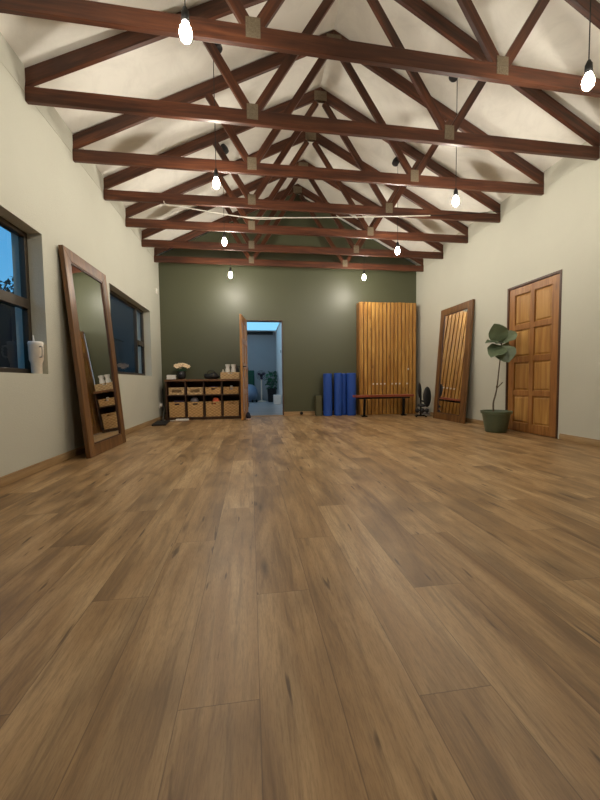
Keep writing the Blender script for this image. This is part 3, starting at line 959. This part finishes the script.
# things on top of the shelf
b = bmn()
for k in range(4):
    bx(b, -.088 + .004 * (k % 2), .088 - .006 * ((k + 1) % 2), -.09, .09, .022 * k, .022 * k + .0215)
o = obj('folded_towel', b, M['linen'], loc=(SX0 + .10, SY + .12, SZ + .0005), rot=(0, 0, .12), bevel=.009)
tag(o, 'folded white towel at the left end of the shelf top', 'towel')
fl = thing('potted_flowers', 'peach flowers in a dark round pot on the left of the shelf top', 'plant', (-1.36, SY + .16, SZ + .0005))
b = bmn(); lathe(b, [(0, 0), (.045, 0), (.07, .02), (.082, .07), (.078, .125), (.065, .165), (.058, .165), (.066, .12), (0, .11)], 28); obj('pot', b, M['black'], fl, smooth=True)
b = bmn(); lathe(b, [(0, .09), (.022, .1), (.026, .115), (.018, .13), (0, .132)], 14, (.0, -.075, 0)); 
obj('pot_badge', b, M['grey'], fl, smooth=True)
rg = random.Random(5)
for k in range(9):
    a = k * 2.399; rr = .02 + .1 * math.sqrt(k / 9)
    hd = V(rr * math.cos(a) * 1.15, rr * math.sin(a) * .7, .235 + .05 * (1 - k / 9) + rg.uniform(-.012, .012))
    b = bmn(); tube(b, [(0, 0, .11), (hd.x * .5, hd.y * .5, .18), (hd.x, hd.y, hd.z - .005)], .004, 6)
    st_ = obj('flower_stem', b, M['leafdark'], fl, smooth=True)
    b = bmn()
    for j in range(7):
        th_ = j * 2 * PI / 7; dx, dy = math.cos(th_), math.sin(th_)
        q = [(hd.x, hd.y, hd.z), (hd.x + .03 * dx - .018 * dy, hd.y + .018 * dy - .01, hd.z + .026 * dy + .016 * dx + .01), (hd.x + .055 * dx, hd.y + .03 * dy - .012, hd.z + .042 * dy + .006), (hd.x + .03 * dx + .018 * dy, hd.y + .018 * dy - .01, hd.z + .026 * dy - .016 * dx + .01)]
        b.faces.new([b.verts.new(v) for v in q])
    bmesh.ops.recalc_face_normals(b, faces=b.faces[:]); bmesh.ops.solidify(b, geom=b.faces[:], thickness=.003)
    ball(b, (hd.x, hd.y - .008, hd.z + .006), .014, (1, .8, 1), 10)
    obj('flower', b, M['petal'], st_)
for k in range(6):
    a = k * 1.05 + .3
    put_leaf(fl, (.03 * math.cos(a), .03 * math.sin(a), .15), (.11 * math.cos(a), .09 * math.sin(a), .205), .045, 0, .2, 'leafdark')

b = bmn(); ball(b, (0, 0, .058), 1, (.16, .10, .075), 24)
for v in b.verts: v.co.z = max(0, v.co.z + .02 * math.sin(v.co.x * 30) * (v.co.z > .06))
bg = thing('black_bag', 'soft black bag slumped on the middle of the shelf top', 'bag', (-.77, SY + .16, SZ + .001))
obj('bag_body', b, M['black'], bg, smooth=True)
b = bmn(); tube(b, smoothpts([(-.08, -.03, .10), (-.06, -.05, .155), (.04, -.05, .16), (.08, -.03, .10)], 5), .008, 8); obj('strap', b, M['black'], bg, smooth=True)

tb = thing('wicker_tray', 'wide wicker basket with white jugs on the right of the shelf top', 'basket', (-.405, SY + .05, SZ + .0005))
b = basket_bm(.375, .26, .135, (.08, .02), .11, .03); obj('basket_body', b, M['wickp'], tb, bevel=.004)


def jug(x, label):
    t2 = thing('white_jug', label, 'jug', (x, SY + .13, SZ + .0315), PI / 2 + .2, 'white jugs in the wicker tray')
    b = bmn(); lathe(b, [(0, 0), (.042, 0), (.046, .01), (.047, .15), (.04, .18), (.036, .20), (.052, .262), (.047, .264), (.032, .2), (.04, .02), (0, .015)], 24)
    obj('jug_body', b, M['white'], t2, smooth=True)
    b = bmn(); tube(b, smoothpts([(.044, 0, .16), (.075, 0, .165), (.08, 0, .11), (.046, 0, .07)], 5), .007, 8); obj('handle', b, M['white'], t2, smooth=True)


jug(-.452, 'left one of two white jugs standing in the wicker tray on the shelf')
jug(-.338, 'right one of two white jugs standing in the wicker tray on the shelf')
b = bmn(); lathe(b, [(0, 0), (.026, 0), (.028, .07), (.03, .115), (.014, .13), (.012, .16), (0, .162)], 18)
o = obj('small_bottle', b, M['cream'], loc=(-.545, SY + .13, SZ + .0315), smooth=True); tag(o, 'small cream bottle at the left end of the wicker tray', 'bottle')
b = bmn(); lathe(b, [(0, 0), (.03, 0), (.033, .16), (.02, .2), (.012, .21), (.012, .24), (0, .242)], 18)
o = obj('dark_bottle', b, M['black'], loc=(-.268, SY + .25, SZ + .0315), smooth=True); tag(o, 'dark bottle at the right end of the wicker tray by the door', 'bottle')

# ------------------------------------------------------------------ floor clutter by the shelf, wall fittings
o = obj('floor_pad', box(bmn(), (0, 0, .016), (.23, .62, .032)), M['black'], loc=(-1.60, 6.52, 0), rot=(0, 0, .10), bevel=.01)
tag(o, 'flat black pad lying on the floor along the left wall', 'pad')
ps = thing('power_strip', 'white power strip lying on the floor in front of the shelf', 'power strip', (-1.32, 6.98, 0), .05)
b = bx(bmn(), -.12, .12, -.027, .027, 0, .036); obj('housing', b, M['white'], ps, bevel=.006)
for k in range(3):
    b = bmn(); tube(b, [(-.075 + .06 * k, 0, .0362), (-.075 + .06 * k, 0, .039)], .018, 16); obj('socket', b, M['cream'], ps, smooth=True)
b = bmn(); tube(b, smoothpts([(-.12, 0, .018), (-.2, -.02, .01), (-.30, .03, .01), (-.36, .14, .008)], 5), .005, 8); obj('cable', b, M['cable'], ps, smooth=True)
so = thing('wall_socket', 'white wall socket low on the left wall beside the shelf', 'socket', (XL, 7.2, .30))
b = bx(bmn(), 0, .012, -.06, .06, -.06, .06); obj('face_plate', b, M['white'], so, bevel=.003)
b = bx(bmn(), .012, .05, -.025, .025, -.03, .03); obj('plug', b, M['white'], so, bevel=.006)
for name, mat, lab, p_ in (('power_cable', 'greycable', 'grey cable curving down from the wall socket to the floor', [(XL + .055, 7.2, .29), (XL + .09, 7.18, .22), (XL + .085, 7.1, .10), (XL + .11, 6.98, .02), (XL + .2, 6.88, .008), (XL + .34, 6.86, .008)]),
                           ('power_cable', 'cordblack', 'black cable hanging beside the left end of the shelf', [(XL + .03, 7.32, .62), (XL + .04, 7.3, .45), (XL + .05, 7.28, .2), (XL + .08, 7.2, .03), (XL + .05, 7.08, .009), (XL + .035, 6.9, .009)])):
    b = bmn(); tube(b, smoothpts(p_, 7), .008, 8); tag(obj(name, b, M[mat], smooth=True), lab, 'cable')
sn = thing('wall_sensor', 'small white sensor box high on the left wall near the green corner', 'sensor', (XL, 7.15, 2.5))
b = bx(bmn(), 0, .03, -.032, .032, -.055, .055); obj('housing', b, M['white'], sn, bevel=.008)
b = bx(bmn(), .0301, .034, -.02, .02, -.04, -.005); obj('lens', b, M['cream'], sn, bevel=.001)

sh = thing('shoe', 'dark shoe with a pale sole on the floor by the open door', 'shoe', (-.055, 6.88, 0), .1)
b = bmn(); ball(b, (0, 0, 0), 1, (.055, .125, .016), 20)
for v in b.verts: v.co.z += .016
obj('sole', b, M['pinkpale'], sh, smooth=True)
b = bmn(); ball(b, (0, -.01, 0), 1, (.047, .115, .055), 20)
for v in b.verts:
    v.co.z = max(v.co.z + .055, .031)
    if v.co.y > .0 and v.co.z > .05: v.co.z += .045 * min(1, v.co.y / .06)
obj('upper', b, M['navy'], sh, smooth=True)

# ------------------------------------------------------------------ tumbler on the window sill
tu = thing('straw_tumbler', 'white straw tumbler with handle on the left window sill', 'cup', (XL - .0585, 3.343, W1[2] + .0005), -.5)
b = bmn(); lathe(b, [(0, 0), (.037, 0), (.040, .006), (.042, .095), (.052, .12), (.055, .25), (.052, .252), (.05, .13), (0, .12)], 32); obj('cup_body', b, M['cream'], tu, smooth=True)
b = bmn(); lathe(b, [(0, .25), (.053, .25), (.0565, .256), (.0565, .272), (.05, .28), (0, .28)], 32); obj('lid', b, M['white'], tu, smooth=True)
b = bmn(); tube(b, [(-.02, .0, .27), (-.028, 0, .335)], .006, 10); obj('straw', b, M['white'], tu, smooth=True)
b = bmn(); tube(b, smoothpts([(.052, 0, .235), (.08, 0, .235), (.087, 0, .2), (.08, 0, .15), (.051, 0, .145)], 6), .008, 10); obj('handle', b, M['cream'], tu, smooth=True)

# ------------------------------------------------------------------ the room beyond the doorway
NX0, NX1, NY = -2.2, 1.0, 13.62
struct('floor', bx(bmn(), NX0 - .1, NX1 + .1, YB, NY + .1, -.12, 0), M['greyfloor'])
struct('wall_far', bx(bmn(), NX0, NX1, NY, NY + .12, 0, 2.66), M['nextwall'])
struct('wall_far_left', bx(bmn(), NX0 - .12, NX0, YB + .15, NY + .12, 0, 2.66), M['nextwall'])
struct('wall_far_right', bx(bmn(), NX1, NX1 + .12, YB + .15, NY + .12, 0, 2.66), M['nextceil'])
struct('ceiling', bx(bmn(), NX0 - .12, NX1 + .12, YB + .15, NY + .12, 2.66, 2.76), M['nextceil'])
struct('trim_5', bx(bmn(), NX0 + .02, NX1 - .12, NY - .09, NY, 2.55, 2.655), M['black'], bevel=.004)
cl = thing('ceiling_glow_panel', 'added glowing panel standing in for the blue-lit ceiling of the room beyond the doorway', 'glowing panel', (.1, 12.2, 2.659))  # added emissive panel in place of the blue-lit ceiling, not a real fitting
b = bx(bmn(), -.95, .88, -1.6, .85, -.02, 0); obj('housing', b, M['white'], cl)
b = bx(bmn(), -.93, .86, -1.58, .83, -.026, -.0205); obj('glow_sheet', b, M['ceilglow'], cl)

o = obj('exercise_ball', ball(bmn(), (0, 0, 0), .33, seg=40), M['ballblue'], loc=(-.06, 13.02, .33), smooth=True)
tag(o, 'large blue-grey exercise ball on the floor of the room beyond the doorway', 'ball')
ch = thing('green_chair', 'dark green high-backed chair behind the large exercise ball', 'chair', (-.08, 13.28, 0))
b = bx(bmn(), -.25, .22, .24, .30, .45, 1.18); obj('backrest', b, M['greencloth'], ch, bevel=.02)
b = bx(bmn(), -.25, .22, .09, .24, .42, .48); obj('seat', b, M['greencloth'], ch, bevel=.02)
for lx in (-.22, .19):
    bb = bmn(); tube(bb, [(lx, .12, 0), (lx, .12, .42)], .018, 8); obj('leg', bb, M['blackmetal'], ch)
    bb = bmn(); tube(bb, [(lx, .27, 0), (lx, .27, .45)], .018, 8); obj('leg', bb, M['blackmetal'], ch)

fn = thing('pedestal_fan', 'pedestal fan with dark head on a pale post beyond the doorway', 'fan', (.40, 13.1, 0))
b = bmn(); lathe(b, [(0, 0), (.17, 0), (.18, .012), (.16, .03), (.03, .05), (0, .05)], 28); obj('base', b, M['cream'], fn, smooth=True)
b = bmn(); tube(b, [(0, 0, .05), (0, 0, .92)], .026, 14); obj('post', b, M['cream'], fn, smooth=True)
b = bmn(); tube(b, [(0, .04, .98), (0, -.08, .98)], [.07, .05], 16); tube(b, [(0, 0, .9), (0, 0, .96)], .03, 10); obj('motor', b, M['black'], fn, smooth=True)
b = bmn()
for k in range(3):
    a = k * 2 * PI / 3 + .4
    q = [(.02 * math.cos(a), -.10, 1.0 + .02 * math.sin(a))]
    tube(b, [(.03 * math.cos(a), -.10, .98 + .03 * math.sin(a)), (.09 * math.cos(a + .15), -.105, .98 + .09 * math.sin(a + .15)), (.15 * math.cos(a + .25), -.11, .98 + .15 * math.sin(a + .25))], [.03, .05, .03], 8)
for v in b.verts: v.co.y = -.10 + (v.co.y + .10) * .18
obj('blades', b, M['purple'], fn, smooth=True)
b = bmn()
for yy in (-.14, -.06):
    for rr in (.06, .12, .175):
        tube(b, [(rr * math.cos(k * PI / 14), yy if rr < .17 else -.10, .98 + rr * math.sin(k * PI / 14)) for k in range(29)], .004, 5, False)
for k in range(16):
    a = k * PI / 8
    tube(b, [(.02 * math.cos(a), -.15, .98 + .02 * math.sin(a)), (.12 * math.cos(a), -.14, .98 + .12 * math.sin(a)), (.175 * math.cos(a), -.10, .98 + .175 * math.sin(a)), (.12 * math.cos(a), -.06, .98 + .12 * math.sin(a))], .003, 5)
obj('guard', b, M['blackmetal'], fn)

pl = thing('leafy_houseplant', 'bushy dark green plant in a black pot beyond the doorway', 'plant', (.765, 12.75, 0))
b = bmn(); lathe(b, [(0, 0), (.13, 0), (.14, .02), (.17, .48), (.18, .5), (.165, .5), (.15, .45), (0, .44)], 28); obj('pot', b, M['black'], pl, smooth=True)
rg = random.Random(11)
b = bmn()
for k in range(10):
    a = k * 2.4; tube(b, [(0, 0, .44), (.08 * math.cos(a), .08 * math.sin(a), .7), (.16 * math.cos(a), .14 * math.sin(a), .95)], .006, 6)
obj('stems', b, M['leafdark'], pl, smooth=True)
for k in range(44):
    a = rg.uniform(0, 2 * PI); zb = rg.uniform(.52, 1.08); r0 = .10 + .1 * math.sin(PI * (zb - .4) / .8)
    base = V(r0 * .5 * math.cos(a), r0 * .5 * math.sin(a), zb)
    L = rg.uniform(.14, .24); tip = base + V(L * math.cos(a) * .8, L * math.sin(a) * .8, rg.uniform(-.12, .1))
    tip.x = min(tip.x, .2); base.x = min(base.x, .1)
    put_leaf(pl, base, tip, rg.uniform(.14, .2), rg.uniform(-.5, .5), .2, 'leafdark')
o = obj('white_crate', bx(bmn(), -.12, .12, -.2, .2, 0, .3), M['white'], loc=(.87, 11.6, 0), bevel=.012)
tag(o, 'white box on the floor against the right wall beyond the doorway', 'box')
db = thing('dumbbell', 'dark dumbbell on the floor between the large ball and the fan', 'dumbbell', (.13, 12.72, .05), .2)
b = bmn(); tube(b, [(-.08, 0, 0), (.08, 0, 0)], .014, 10); obj('grip', b, M['blackmetal'], db, smooth=True)
for sx in (-1, 1):
    b = bmn(); tube(b, [(sx * .05, 0, 0), (sx * .1, 0, 0)], .05, 8); obj('weight', b, M['black'], db)
sw = thing('light_switch', 'small dark switch on the right wall of the room beyond the doorway', 'switch', (NX1, 11.4, 1.72))
b = bx(bmn(), -.012, 0, -.04, .04, -.05, .05); obj('face_plate', b, M['black'], sw, bevel=.003)
b = bx(bmn(), -.018, -.0121, -.015, .015, -.02, .02); obj('rocker', b, M['black'], sw, bevel=.002)

nl = thing('pendant_light', 'added fill bulb in the room beyond the doorway, out of sight left of the opening', 'lamp', (-1.3, 10.4, 2.659), 0)  # added lamp, hidden from view, to brighten the far room
b = bmn(); lathe(b, [(0, -.04), (.05, -.036), (.052, -.001), (0, -.001)], 20); obj('ceiling_rose', b, M['black'], nl, smooth=True)
b = bmn(); tube(b, [(0, 0, -.04), (0, 0, -.26)], .02, 8); obj('lamp_holder', b, M['black'], nl, smooth=True)
b = bmn(); ball(b, (0, 0, -.30), .042, seg=16); obj('bulb', b, M['fillbulb'], nl, smooth=True)

# ------------------------------------------------------------------ dusk sky
wd = bpy.data.worlds.new('dusk'); S.world = wd; wd.use_nodes = True
nt = wd.node_tree; nt.nodes.clear()
tc = nt.nodes.new('ShaderNodeTexCoord'); sp = nt.nodes.new('ShaderNodeSeparateXYZ'); rp = nt.nodes.new('ShaderNodeValToRGB')
bgd = nt.nodes.new('ShaderNodeBackground'); ou = nt.nodes.new('ShaderNodeOutputWorld')
rp.color_ramp.elements[0].color = (.16, .54, .90, 1); rp.color_ramp.elements[1].color = (.06, .30, .70, 1); rp.color_ramp.elements[1].position = .7
nt.links.new(tc.outputs['Generated'], sp.inputs[0]); nt.links.new(sp.outputs[2], rp.inputs[0]); nt.links.new(rp.outputs[0], bgd.inputs[0]); nt.links.new(bgd.outputs[0], ou.inputs[0])
bgd.inputs[1].default_value = 1.0

# ------------------------------------------------------------------ camera
F, YAW, PIT, ROL = 348.73, .14008, .05253, -.01096
right0 = V(math.cos(YAW), -math.sin(YAW), 0); up0 = V(math.sin(YAW) * math.sin(PIT), math.cos(YAW) * math.sin(PIT), math.cos(PIT))
fw = V(math.sin(YAW) * math.cos(PIT), math.cos(YAW) * math.cos(PIT), -math.sin(PIT))
rt_ = right0 * math.cos(ROL) + up0 * math.sin(ROL); up1 = -right0 * math.sin(ROL) + up0 * math.cos(ROL)
cam = bpy.data.cameras.new('camera'); co = bpy.data.objects.new('camera', cam); C.objects.link(co)
mm = Matrix((rt_, up1, -fw)).transposed().to_4x4(); mm.translation = (0, 0, .73); co.matrix_world = mm
cam.sensor_fit = 'HORIZONTAL'; cam.sensor_width = 36; cam.lens = F * 36 / 600
cam.clip_start = .02; cam.clip_end = 200
S.camera = co

S.view_settings.view_transform = 'Standard'; S.view_settings.look = 'None'
S.view_settings.gamma = 1; S.view_settings.use_curve_mapping = False
S.view_settings.exposure = 0.0
S.cycles.use_denoising = True
S.cycles.max_bounces = 10; S.cycles.diffuse_bounces = 6; S.cycles.sample_clamp_indirect = 6
